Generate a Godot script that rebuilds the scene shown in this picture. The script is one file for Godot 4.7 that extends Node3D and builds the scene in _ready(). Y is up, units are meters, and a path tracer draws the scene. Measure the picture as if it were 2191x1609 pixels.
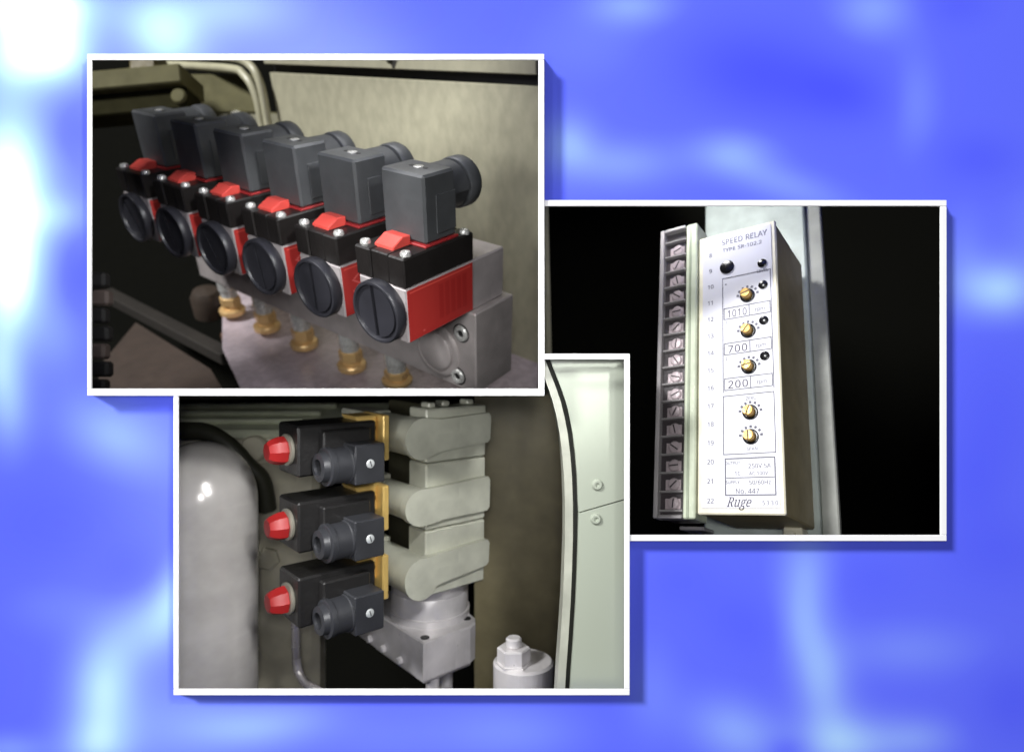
extends Node3D

const CAM_D := 1.393            # camera distance from the blue board; 1 unit on the board = 1000 px of the picture
var tex := {}
var mats := {}
var used := {}

# ------------------------------------------------------------------ helpers
func col(r: float, g: float, b: float) -> Color:
	return Color(r / 255.0, g / 255.0, b / 255.0)

func noise_img(seed_: int, freq: float, lo: float, hi: float, sx := 1.0, sy := 1.0, n := 256) -> Image:
	var f := FastNoiseLite.new()
	f.seed = seed_
	f.noise_type = FastNoiseLite.TYPE_SIMPLEX_SMOOTH
	f.frequency = freq
	f.fractal_octaves = 4
	var im := Image.create(n, n, false, Image.FORMAT_RGB8)
	var b := n / 4
	for y in n:
		for x in n:
			var v := f.get_noise_2d(x * sx, y * sy)
			# blend towards the wrapped copy near the border so that the tile repeats without a seam
			if x > n - b:
				v = lerpf(v, f.get_noise_2d((x - n) * sx, y * sy), float(x - n + b) / b)
			if y > n - b:
				var w := f.get_noise_2d(x * sx, (y - n) * sy)
				v = lerpf(v, w, float(y - n + b) / b)
			var t := clampf(lo + (hi - lo) * (v * 0.75 + 0.5), 0.0, 1.0)
			im.set_pixel(x, y, Color(t, t, t))
	return im

func normal_tex(im: Image, amount: float) -> ImageTexture:
	var c: Image = im.duplicate()
	c.convert(Image.FORMAT_RGBA8)
	c.bump_map_to_normal_map(amount)
	return ImageTexture.create_from_image(c)

func make_textures() -> void:
	tex.mottle = ImageTexture.create_from_image(noise_img(3, 0.012, 0.86, 1.0))
	tex.streak = ImageTexture.create_from_image(noise_img(9, 0.03, 0.9, 1.0, 1.0, 0.6))
	tex.rough = ImageTexture.create_from_image(noise_img(5, 0.03, 0.82, 1.0))
	tex.grain = normal_tex(noise_img(7, 0.09, 0.0, 1.0), 0.8)
	tex.hammer = normal_tex(noise_img(12, 0.05, 0.0, 1.0), 1.6)
	tex.brushed = normal_tex(noise_img(15, 0.12, 0.0, 1.0, 1.0, 0.06), 1.0)

func mat(key: String, c: Color, rough: float, metal := 0.0, normal := "grain", nscale := 0.35, albedo := "mottle", tile := 3.0) -> StandardMaterial3D:
	if mats.has(key):
		return mats[key]
	var m := StandardMaterial3D.new()
	m.albedo_color = c
	m.roughness = rough
	m.metallic = metal
	m.uv1_triplanar = true
	m.uv1_scale = Vector3.ONE * tile
	if albedo != "":
		m.albedo_texture = tex[albedo]
	m.roughness_texture = tex.rough
	if normal != "":
		m.normal_enabled = true
		m.normal_texture = tex[normal]
		m.normal_scale = nscale
	m.cull_mode = BaseMaterial3D.CULL_DISABLED
	mats[key] = m
	return m

func mb() -> SurfaceTool:
	var st := SurfaceTool.new()
	st.begin(Mesh.PRIMITIVE_TRIANGLES)
	return st

func vtx(st: SurfaceTool, p: Vector3, n: Vector3, uv := Vector2.ZERO) -> void:
	st.set_normal(n)
	st.set_uv(uv)
	st.add_vertex(p)

func tri(st: SurfaceTool, xf: Transform3D, a: Vector3, b: Vector3, c: Vector3, na: Vector3, nb: Vector3, nc: Vector3) -> void:
	var pa := xf * a
	var pb := xf * b
	var pc := xf * c
	na = (xf.basis * na).normalized()
	nb = (xf.basis * nb).normalized()
	nc = (xf.basis * nc).normalized()
	var g := (pb - pa).cross(pc - pa)
	if g.length_squared() < 1e-16:
		return
	if g.dot(na + nb + nc) > 0.0:
		vtx(st, pa, na); vtx(st, pc, nc); vtx(st, pb, nb)
	else:
		vtx(st, pa, na); vtx(st, pb, nb); vtx(st, pc, nc)

func flat(st: SurfaceTool, xf: Transform3D, pts: Array, out: Vector3) -> void:   # convex flat polygon facing roughly out
	var n: Vector3 = (pts[1] - pts[0]).cross(pts[2] - pts[0]).normalized()
	if n.dot(out) < 0.0:
		n = -n
	for i in range(1, pts.size() - 1):
		tri(st, xf, pts[0], pts[i], pts[i + 1], n, n, n)

func box(st: SurfaceTool, lo: Vector3, hi: Vector3, bevel := 0.003, xf := Transform3D.IDENTITY) -> void:
	var c := (lo + hi) / 2.0
	var h := (hi - lo).abs() / 2.0
	var r: float = minf(bevel, minf(h.x, minf(h.y, h.z)) * 0.6)
	var f := func(s: Vector3, k: int) -> Vector3:      # corner s, vertex on the face of axis k
		var p := Vector3.ZERO
		for a in 3:
			p[a] = c[a] + s[a] * (h[a] - (0.0 if a == k else r))
		return p
	for k in 3:
		var u := (k + 1) % 3
		var v := (k + 2) % 3
		for s in [-1.0, 1.0]:
			var q := []
			for e in [[-1, -1], [1, -1], [1, 1], [-1, 1]]:
				var sg := Vector3.ZERO
				sg[k] = s; sg[u] = e[0]; sg[v] = e[1]
				q.append(f.call(sg, k))
			var n := Vector3.ZERO
			n[k] = s
			flat(st, xf, q, n)
	if r > 0.0:
		for k in 3:                                     # edges along axis k
			var u := (k + 1) % 3
			var v := (k + 2) % 3
			for su in [-1.0, 1.0]:
				for sv in [-1.0, 1.0]:
					var a := Vector3.ZERO
					a[k] = -1.0; a[u] = su; a[v] = sv
					var b := a
					b[k] = 1.0
					var n := Vector3.ZERO
					n[u] = su; n[v] = sv
					flat(st, xf, [f.call(a, u), f.call(b, u), f.call(b, v), f.call(a, v)], n)
		for sx in [-1.0, 1.0]:
			for sy in [-1.0, 1.0]:
				for sz in [-1.0, 1.0]:
					var s := Vector3(sx, sy, sz)
					flat(st, xf, [f.call(s, 0), f.call(s, 1), f.call(s, 2)], s)

func axis_xf(at: Vector3, dir: Vector3) -> Transform3D:   # local Y along dir
	var y := dir.normalized()
	var x := y.cross(Vector3(0.31, 0.2, 0.93)).normalized() if absf(y.dot(Vector3(0.31, 0.2, 0.93).normalized())) < 0.95 else y.cross(Vector3.RIGHT).normalized()
	return Transform3D(Basis(x, y, x.cross(y)), at)

func lathe(st: SurfaceTool, xf: Transform3D, prof: Array, seg := 32, spin := 0.0, smooth := true) -> void:   # prof: [radius, height] up the axis; closed at both ends by radius 0
	var ang := func(i: int) -> Vector3:
		var a := TAU * i / seg + spin
		return Vector3(cos(a), 0, sin(a))
	# normals of each profile piece; shared when the bend is gentle
	var pn := []
	for j in prof.size() - 1:
		var dr: float = prof[j + 1][0] - prof[j][0]
		var dy: float = prof[j + 1][1] - prof[j][1]
		pn.append(Vector2(dy, -dr).normalized())
	for j in prof.size() - 1:
		var n0: Vector2 = pn[j]
		var n1: Vector2 = pn[j]
		if j > 0 and pn[j - 1].dot(pn[j]) > 0.8:
			n0 = (pn[j - 1] + pn[j]).normalized()
		if j < pn.size() - 1 and pn[j + 1].dot(pn[j]) > 0.8:
			n1 = (pn[j + 1] + pn[j]).normalized()
		for i in seg:
			var d0: Vector3 = ang.call(i)
			var d1: Vector3 = ang.call(i + 1)
			var m0 := d0
			var m1 := d1
			if not smooth:
				m0 = (d0 + d1).normalized()
				m1 = m0
			var a: Vector3 = d0 * prof[j][0] + Vector3.UP * prof[j][1]
			var b: Vector3 = d1 * prof[j][0] + Vector3.UP * prof[j][1]
			var c: Vector3 = d1 * prof[j + 1][0] + Vector3.UP * prof[j + 1][1]
			var d: Vector3 = d0 * prof[j + 1][0] + Vector3.UP * prof[j + 1][1]
			var na0 := m0 * n0.x + Vector3.UP * n0.y
			var na1 := m1 * n0.x + Vector3.UP * n0.y
			var nb0 := m0 * n1.x + Vector3.UP * n1.y
			var nb1 := m1 * n1.x + Vector3.UP * n1.y
			tri(st, xf, a, b, c, na0, na1, nb1)
			tri(st, xf, a, c, d, na0, nb1, nb0)

func cyl(st: SurfaceTool, at: Vector3, dir: Vector3, r: float, length: float, bevel := 0.003, seg := 32, smooth := true, spin := 0.0) -> void:
	var b := minf(bevel, minf(r, length) * 0.4)
	lathe(st, axis_xf(at, dir), [[0.0, 0.0], [r - b, 0.0], [r, b], [r, length - b], [r - b, length], [0.0, length]], seg, spin, smooth)

func tube(st: SurfaceTool, pts: PackedVector3Array, r: float, seg := 14) -> void:
	var rings := []
	var nrm := []
	var side := Vector3.ZERO
	for i in pts.size():
		var t := (pts[mini(i + 1, pts.size() - 1)] - pts[maxi(i - 1, 0)]).normalized()
		if side == Vector3.ZERO:
			side = t.cross(Vector3(0.2, 0.3, 0.9)).normalized()
		side = (side - t * side.dot(t)).normalized()
		var up := t.cross(side)
		var ring := []
		var rn := []
		for k in seg:
			var a := TAU * k / seg
			var n := side * cos(a) + up * sin(a)
			ring.append(pts[i] + n * r)
			rn.append(n)
		rings.append(ring)
		nrm.append(rn)
	for i in pts.size() - 1:
		for k in seg:
			var l := (k + 1) % seg
			tri(st, Transform3D.IDENTITY, rings[i][k], rings[i][l], rings[i + 1][l], nrm[i][k], nrm[i][l], nrm[i + 1][l])
			tri(st, Transform3D.IDENTITY, rings[i][k], rings[i + 1][l], rings[i + 1][k], nrm[i][k], nrm[i + 1][l], nrm[i + 1][k])
	for e in [0, pts.size() - 1]:
		var o: Vector3 = (pts[0] - pts[1]) if e == 0 else (pts[e] - pts[e - 1])
		flat(st, Transform3D.IDENTITY, rings[e], o)

func smooth_path(ctrl: Array, steps := 8) -> PackedVector3Array:
	var c := Curve3D.new()
	for i in ctrl.size():
		var t: Vector3 = (ctrl[mini(i + 1, ctrl.size() - 1)] - ctrl[maxi(i - 1, 0)]) / 6.0
		c.add_point(ctrl[i], -t, t)
	var out := PackedVector3Array()
	var n := (ctrl.size() - 1) * steps
	for i in n + 1:
		var f := float(i) / steps
		var k := mini(int(f), ctrl.size() - 2)
		out.append(c.sample(k, f - k))
	return out

func prism(st: SurfaceTool, xf: Transform3D, poly: PackedVector2Array, z0: float, z1: float, bevel := 0.0, smooth := false) -> void:   # outline in XY, from z0 (back) to z1 (front)
	var p := poly
	if Geometry2D.is_polygon_clockwise(p):
		p = poly.duplicate()
		p.reverse()
	var front := p
	if bevel > 0.0:
		var ins := Geometry2D.offset_polygon(p, -bevel)
		if ins.size() == 1 and ins[0].size() == p.size():
			front = PackedVector2Array()
			var src: PackedVector2Array = ins[0]
			if Geometry2D.is_polygon_clockwise(src):
				src.reverse()
			var best := 0
			for k in src.size():
				if src[k].distance_to(p[0]) < src[best].distance_to(p[0]):
					best = k
			for k in src.size():
				front.append(src[(best + k) % src.size()])
	var has_bevel := front != p
	var zb := z1 - (bevel if has_bevel else 0.0)
	for cap in [[p, z0, -1.0], [front, z1, 1.0]]:
		var q: PackedVector2Array = cap[0]
		var idx := Geometry2D.triangulate_polygon(q)
		var n := Vector3(0, 0, cap[2])
		for i in range(0, idx.size(), 3):
			tri(st, xf, Vector3(q[idx[i]].x, q[idx[i]].y, cap[1]), Vector3(q[idx[i + 1]].x, q[idx[i + 1]].y, cap[1]), Vector3(q[idx[i + 2]].x, q[idx[i + 2]].y, cap[1]), n, n, n)
	var m := p.size()
	var en := []
	for i in m:
		var e := (p[(i + 1) % m] - p[i]).normalized()
		en.append(Vector3(e.y, -e.x, 0))
	for i in m:
		var j := (i + 1) % m
		var n0: Vector3 = en[i]
		var n1: Vector3 = en[i]
		if smooth:
			if en[(i + m - 1) % m].dot(en[i]) > 0.75:
				n0 = (en[(i + m - 1) % m] + en[i]).normalized()
			if en[j].dot(en[i]) > 0.75:
				n1 = (en[j] + en[i]).normalized()
		var a := Vector3(p[i].x, p[i].y, z0)
		var b := Vector3(p[j].x, p[j].y, z0)
		var c := Vector3(p[j].x, p[j].y, zb)
		var d := Vector3(p[i].x, p[i].y, zb)
		tri(st, xf, a, b, c, n0, n1, n1)
		tri(st, xf, a, c, d, n0, n1, n0)
		if has_bevel:
			var e := Vector3(front[j].x, front[j].y, z1)
			var f := Vector3(front[i].x, front[i].y, z1)
			var m0 := (n0 + Vector3.BACK).normalized()
			var m1 := (n1 + Vector3.BACK).normalized()
			tri(st, xf, d, c, e, m0, m1, m1)
			tri(st, xf, d, e, f, m0, m1, m0)

func numbered(called: String) -> String:
	var k: int = used.get(called, 0)
	used[called] = k + 1
	return called if k == 0 else "%s_%03d" % [called, k]

func obj(called: String, st: SurfaceTool, m: Material, parent: Node3D = null, xf := Transform3D.IDENTITY) -> MeshInstance3D:
	var o := MeshInstance3D.new()
	o.mesh = st.commit()
	o.material_override = m
	o.transform = xf
	if parent == null:
		o.name = numbered(called)
		add_child(o, true)
	else:
		o.name = called
		parent.add_child(o, true)
	return o

func tag(o: Node3D, label: String, category: String, group := "") -> Node3D:
	o.set_meta("label", label)
	o.set_meta("category", category)
	if group != "":
		o.set_meta("group", group)
	return o

func structure(o: Node3D) -> void:
	o.set_meta("kind", "structure")

func thing(called: String, label: String, category: String, xf := Transform3D.IDENTITY, group := "") -> Node3D:
	var o := Node3D.new()
	o.name = numbered(called)
	o.transform = xf
	add_child(o, true)
	tag(o, label, category, group)
	return o

func copy(src: Node3D, called: String, label: String, xf: Transform3D) -> Node3D:
	var o: Node3D = src.duplicate()
	o.name = numbered(called)
	o.transform = xf
	add_child(o, true)
	o.set_meta("label", label)
	return o

func px(x: float, y: float, z := 0.0) -> Vector3:     # a point of the board's own measure, carried to depth z
	var t := (CAM_D - z) / CAM_D
	return Vector3((x - 1095.5) * 0.001 * t, (804.5 - y) * 0.001 * t, z)

func px2(list: Array, z: float) -> PackedVector2Array:
	var out := PackedVector2Array()
	for q in list:
		var v := px(q[0], q[1], z)
		out.append(Vector2(v.x, v.y))
	return out

func lettering(called: String, text: String, height: float, at: Vector3, m: Material, parent: Node3D, width := 0.0, font := "Droid Sans", italic := false) -> MeshInstance3D:
	var t := TextMesh.new()
	var f := SystemFont.new()
	f.font_names = PackedStringArray([font])
	f.font_italic = italic
	t.font = f
	t.text = text
	t.font_size = 64
	t.pixel_size = height / 46.0
	t.depth = 0.0008
	t.curve_step = 4.0
	var o := MeshInstance3D.new()
	o.name = called
	o.mesh = t
	o.material_override = m
	o.position = at
	if width > 0.0:
		var w := t.get_aabb().size.x
		if w > 0.0:
			o.scale = Vector3(width / w, 1, 1)
	if italic:
		o.transform.basis = Basis(o.transform.basis.x, Vector3(0.32, 1, 0), Vector3(0, 0, 1))
	parent.add_child(o, true)
	return o

func area(called: String, at: Vector3, aim: Vector3, size: Vector2, energy: float, c := Color.WHITE) -> void:
	var l := AreaLight3D.new()
	l.name = called
	l.area_size = size
	l.area_normalize_energy = true
	l.light_energy = energy
	l.light_color = c
	l.area_range = 30.0
	l.shadow_enabled = true
	add_child(l)
	l.look_at_from_position(at, aim, Vector3.UP)

func spot(called: String, at: Vector3, aim: Vector3, angle: float, energy: float, size := 0.1, c := Color.WHITE, soft := 0.8) -> void:
	var l := SpotLight3D.new()
	l.name = called
	l.spot_angle = angle
	l.spot_angle_attenuation = soft
	l.spot_range = 20.0
	l.light_energy = energy
	l.light_size = size
	l.light_color = c
	l.shadow_enabled = true
	add_child(l)
	l.look_at_from_position(at, aim, Vector3.UP)

# ------------------------------------------------------------------ the scene
func _ready() -> void:
	var cam := Camera3D.new()
	cam.name = "camera"
	cam.fov = 60.0
	cam.near = 0.05
	cam.far = 60.0
	add_child(cam)
	cam.position = Vector3(0, 0, CAM_D)
	cam.current = true
	var lens := CameraAttributesPhysical.new()
	lens.frustum_focal_length = 20.785
	lens.frustum_focus_distance = 1.37
	lens.exposure_aperture = 1.5
	lens.frustum_near = 0.05
	lens.frustum_far = 60.0
	cam.attributes = lens
	var env := Environment.new()
	env.background_mode = Environment.BG_COLOR
	env.background_color = Color(0, 0, 0)
	env.tonemap_mode = Environment.TONE_MAPPER_LINEAR
	env.tonemap_exposure = 1.0
	env.sdfgi_enabled = true
	env.ssao_enabled = true
	env.ssil_enabled = true
	var we := WorldEnvironment.new()
	we.name = "environment"
	we.environment = env
	add_child(we)
	# the studio lamps: a key far to the upper left, a broad soft light behind the camera, and small ones for each case
	area("key_lamp", Vector3(-8.8, 7.6, 8.0), Vector3(0, 0, 0), Vector2(2.2, 2.2), 262.0)
	area("front_lamp", Vector3(0.1, 0.7, 6.5), Vector3(0, 0, 0), Vector2(2.6, 2.2), 8.0)
	spot("camera_flash", Vector3(0.0, 0.1, 1.5), Vector3(-0.1, -0.05, -0.5), 62.0, 0.68, 0.08, Color.WHITE, 0.4)
	spot("far_valve_lamp", Vector3(0.45, 0.72, 1.47), Vector3(-1.15, 0.5, -0.8), 13.0, 4.2, 0.1, Color.WHITE, 0.9)
	spot("valve_case_lamp", Vector3(-1.0, -0.1, 1.9), Vector3(-0.32, 0.36, -0.5), 17.0, 3.0, 0.25, Color.WHITE, 1.0)
	area("valve_case_top_lamp", Vector3(-0.35, 0.98, -0.22), Vector3(-0.3, 0.1, -0.5), Vector2(0.5, 0.2), 0.26)
	area("relay_case_lamp", Vector3(0.34, 0.62, -0.25), Vector3(0.68, 0.33, -0.42), Vector2(0.2, 0.08), 0.36)
	spot("solenoid_case_lamp", Vector3(0.40, 0.85, 1.47), Vector3(-0.36, -0.36, -0.2), 18.0, 3.6, 0.12, Color.WHITE, 1.0)
	spot("tank_lamp", Vector3(0.6, 0.5, 1.48), Vector3(-0.66, -0.46, -0.2), 11.0, 1.7, 0.1, Color.WHITE, 0.9)
	spot("panel_lamp", Vector3(0.75, 0.7, 1.6), Vector3(0.18, 0.0, -0.03), 5.5, 4.5, 0.08, Color.WHITE, 1.0)

	make_textures()
	backdrop()
	frames()
	case_boards()
	valve_case()
	relay_case()
	solenoid_case()

# ------------------------------------------------------------------ blue board, frames, cases
func backdrop() -> void:
	var x0 := -900.0
	var y0 := -600.0
	var w := 4000.0
	var h := 2820.0
	# printed clouds: x, y, half widths, turn, strength (negative is deeper blue)
	var blobs := [
		[20, 430, 88, 215, 0, 0.75], [70, 10, 120, 60, 0, 0.8], [40, 110, 100, 80, 0, 0.5], [130, 110, 70, 70, 30, 0.4], [25, 620, 62, 120, 0, 0.35], [0, 790, 50, 90, 0, 0.3],
		[165, 285, 60, 60, 0, -0.12], [130, 460, 60, 45, 0, 0.18], [172, 590, 45, 75, 0, -0.16], [350, 75, 90, 70, 40, 0.3], [270, 40, 150, 100, 0, 0.1], [480, 15, 150, 60, 0, 0.2],
		[120, 720, 60, 90, 0, 0.13], [240, 930, 120, 75, 25, 0.27], [20, 890, 50, 90, 0, 0.22], [130, 1120, 150, 90, 0, -0.07], [275, 1225, 70, 60, -35, -0.1], [325, 1335, 95, 75, -48, 0.27],
		[375, 1260, 40, 90, 15, 0.22], [218, 1475, 72, 130, 4, 0.42], [200, 1600, 80, 60, 0, 0.25], [110, 1300, 100, 60, 0, 0.07], [15, 1605, 80, 35, 0, 0.2], [350, 1560, 150, 110, 0, 0.17],
		[530, 1560, 130, 50, 0, 0.22], [640, 1535, 100, 40, 0, 0.08], [1100, 1570, 160, 60, 0, 0.14], [820, 1580, 140, 50, 0, 0.05], [1350, 12, 95, 45, 0, 0.25], [1270, 95, 150, 80, 0, 0.07],
		[1630, 160, 180, 95, 10, -0.26], [1805, 200, 95, 60, 10, -0.17], [1870, 20, 85, 65, 0, 0.24], [1960, 220, 50, 110, 0, 0.14], [2095, 340, 90, 55, 0, -0.13], [2050, 10, 70, 45, 0, -0.1],
		[1215, 305, 60, 60, 0, 0.25], [1330, 350, 120, 50, 0, 0.2], [1570, 325, 90, 50, 0, 0.24], [1680, 395, 140, 40, 18, 0.18], [2140, 620, 85, 62, 0, 0.42], [2060, 560, 50, 110, 0, 0.12],
		[2130, 900, 100, 150, 0, -0.1], [2080, 1040, 70, 90, 0, -0.08], [1725, 1220, 60, 95, 0, 0.24], [1715, 1330, 50, 80, 0, 0.17], [1757, 1450, 60, 115, -8, 0.32], [1805, 1590, 95, 65, 0, 0.36],
		[1590, 1335, 90, 60, 30, -0.08], [1450, 1240, 80, 60, 0, -0.06], [1575, 1565, 110, 70, 20, 0.27], [1870, 1240, 80, 55, 0, -0.05], [1945, 1390, 160, 60, 0, 0.14], [2170, 1500, 80, 80, 0, -0.13],
		[2140, 1180, 130, 80, 0, -0.1], [1685, 1605, 45, 30, 0, -0.12], [1395, 1480, 60, 110, 0, 0.1], [1960, 1580, 90, 50, 0, 0.22], [1070, 60, 60, 60, 0, -0.02], [800, 30, 140, 50, 0, -0.03], [-150, 500, 120, 300, 0, 0.4], [2330, 500, 150, 120, 0, 0.2]]
	var ramp := [[0.0, col(76, 86, 250)], [0.3, col(97, 111, 254)], [0.5, col(128, 152, 255)], [0.7, col(163, 200, 255)], [0.85, col(205, 245, 255)], [1.0, col(255, 255, 255)]]
	var n := 400
	var m := 282
	var im := Image.create(n, m, false, Image.FORMAT_RGBF)
	var field := PackedFloat32Array()
	field.resize(n * m)
	field.fill(0.285)
	for b in blobs:
		var ca := cos(deg_to_rad(b[4]))
		var sa := sin(deg_to_rad(b[4]))
		var reach: float = 2.4 * maxf(b[2], b[3])
		for j in range(maxi(0, int((b[1] - reach - y0) / 10.0)), mini(m, int((b[1] + reach - y0) / 10.0) + 1)):
			for i in range(maxi(0, int((b[0] - reach - x0) / 10.0)), mini(n, int((b[0] + reach - x0) / 10.0) + 1)):
				var dx: float = x0 + i * 10.0 + 5.0 - b[0]
				var dy: float = y0 + j * 10.0 + 5.0 - b[1]
				var u: float = (dx * ca + dy * sa) / b[2]
				var v: float = (-dx * sa + dy * ca) / b[3]
				field[j * n + i] += b[5] * exp(-(u * u + v * v))
	for j in m:
		for i in n:
			var t := clampf(field[j * n + i], 0.0, 1.0)
			var c: Color = ramp[0][1]
			for k in range(1, ramp.size()):
				if t <= ramp[k][0]:
					c = ramp[k - 1][1].lerp(ramp[k][1], (t - ramp[k - 1][0]) / (ramp[k][0] - ramp[k - 1][0]))
					break
			im.set_pixel(i, j, c)
	im.resize(n * 4, m * 4, Image.INTERPOLATE_CUBIC)
	im.convert(Image.FORMAT_RGB8)
	var pm := StandardMaterial3D.new()
	pm.albedo_texture = ImageTexture.create_from_image(im)
	pm.roughness = 0.95
	pm.metallic_specular = 0.0
	pm.cull_mode = BaseMaterial3D.CULL_DISABLED
	var holes := [Rect2(190, 121, 969, 719), Rect2(376, 763, 966, 719), Rect2(1050, 434, 971, 718)]
	var xs := [x0, 190.0, 376.0, 1050.0, 1159.0, 1342.0, 2021.0, x0 + w]
	var ys := [y0, 121.0, 434.0, 763.0, 840.0, 1152.0, 1482.0, y0 + h]
	var st := mb()
	for j in ys.size() - 1:
		for i in xs.size() - 1:
			var c := Vector2((xs[i] + xs[i + 1]) / 2.0, (ys[j] + ys[j + 1]) / 2.0)
			var open := false
			for r in holes:
				open = open or r.has_point(c)
			if open:
				continue
			var q := []
			for e in [[i, j], [i + 1, j], [i + 1, j + 1], [i, j + 1]]:
				q.append([px(xs[e[0]], ys[e[1]]), Vector2((xs[e[0]] - x0) / w, (ys[e[1]] - y0) / h)])
			for t in [[0, 1, 2], [0, 2, 3]]:
				for k in t:
					vtx(st, q[k][0], Vector3.BACK, q[k][1])
	var o := obj("backdrop", st, pm)
	structure(o)
	tag(o, "blue board printed with soft white and pale blue clouds behind the frames", "backdrop")

func bar(st: SurfaceTool, z: float, a: float, b: float, c: float, d: float) -> void:
	var lo := px(a, d, z)
	var hi := px(c, b, z)
	box(st, Vector3(lo.x, lo.y, z - 0.004), Vector3(hi.x, hi.y, z), 0.001)

func frames() -> void:
	var m := mat("frame_white", col(250, 250, 252), 0.6, 0.0, "", 0.0, "")
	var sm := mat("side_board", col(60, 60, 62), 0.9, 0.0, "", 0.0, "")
	var spec := [
		["white frame around the six grey valves, upper left and in front of the others", 0.040, [[185, 115, 1165, 128], [185, 831.6, 1165, 847], [185, 128.4, 195, 831.2], [1152, 128.4, 1165, 831.2]], [[190, 121, 190, 840], [1159, 121, 1159, 840], [190, 121, 1159, 121], [190, 840, 1159, 840]]],
		["white frame around the relay on black, at the right behind the other frames", 0.031, [[1156, 428, 2027, 441], [1344, 1145, 2027, 1158], [2013.5, 441.4, 2027, 1144.6]], [[2021, 434, 2021, 1152], [1162, 434, 2021, 434], [1346, 1152, 2021, 1152]]],
		["white frame around the three black solenoids with red caps, lower middle", 0.0355, [[1158, 757, 1348, 769], [370, 1474.6, 1348, 1488], [370, 841, 381, 1474.2], [1336, 769.4, 1348, 1474.2]], [[376, 842, 376, 1482], [1342, 763, 1342, 1482], [376, 1482, 1342, 1482]]]]
	for s in spec:
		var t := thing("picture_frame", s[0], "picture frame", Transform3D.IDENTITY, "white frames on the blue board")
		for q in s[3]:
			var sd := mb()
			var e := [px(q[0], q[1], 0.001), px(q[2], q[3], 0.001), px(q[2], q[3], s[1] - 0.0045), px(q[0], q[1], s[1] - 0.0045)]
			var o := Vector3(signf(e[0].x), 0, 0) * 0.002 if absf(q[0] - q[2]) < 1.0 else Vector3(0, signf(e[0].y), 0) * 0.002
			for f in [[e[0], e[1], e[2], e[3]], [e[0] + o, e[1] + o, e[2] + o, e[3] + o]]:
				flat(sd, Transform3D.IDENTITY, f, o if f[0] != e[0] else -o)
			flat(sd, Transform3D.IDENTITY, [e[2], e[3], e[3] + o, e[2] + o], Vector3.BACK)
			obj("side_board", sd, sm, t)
		for r in s[2]:
			var st := mb()
			bar(st, s[1], r[0], r[1], r[2], r[3])
			obj("frame_bar", st, m, t)

func board(a: Array, b: Array, z1: float, m: Material) -> void:   # a flaring partition between two cases: front outline at the blue board, back outline deep behind
	var st := mb()
	var f := []
	for q in a:
		f.append(px(q[0], q[1], -0.004))
	for q in b:
		f.append(px(q[0], q[1], z1))
	var c := Vector3.ZERO
	for v in f:
		c += v / 8.0
	for q in [[0, 1, 2, 3], [4, 5, 6, 7], [0, 1, 5, 4], [1, 2, 6, 5], [2, 3, 7, 6], [3, 0, 4, 7]]:
		var pts := [f[q[0]], f[q[1]], f[q[2]], f[q[3]]]
		var mid: Vector3 = (pts[0] + pts[2]) / 2.0
		flat(st, Transform3D.IDENTITY, pts, mid - c)
	var o := obj("partition", st, m)
	structure(o)

func case_boards() -> void:
	var m := mat("case_black", col(20, 20, 17), 0.95, 0.0, "", 0.0, "")
	m.metallic_specular = 0.1
	for r in [[60, 843, 1156, 846], [1156, 60, 1161, 846], [1161, 762, 1346, 766], [1341, 766, 1346, 1250]]:
		var q := [[r[0], r[1]], [r[2], r[1]], [r[2], r[3]], [r[0], r[3]]]
		board(q, q, -1.9, m)
	var st := mb()
	box(st, Vector3(-4, -3, -1.96), Vector3(4, 3, -1.93), 0.0)
	var o := obj("backing_board", st, m)
	structure(o)

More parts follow.
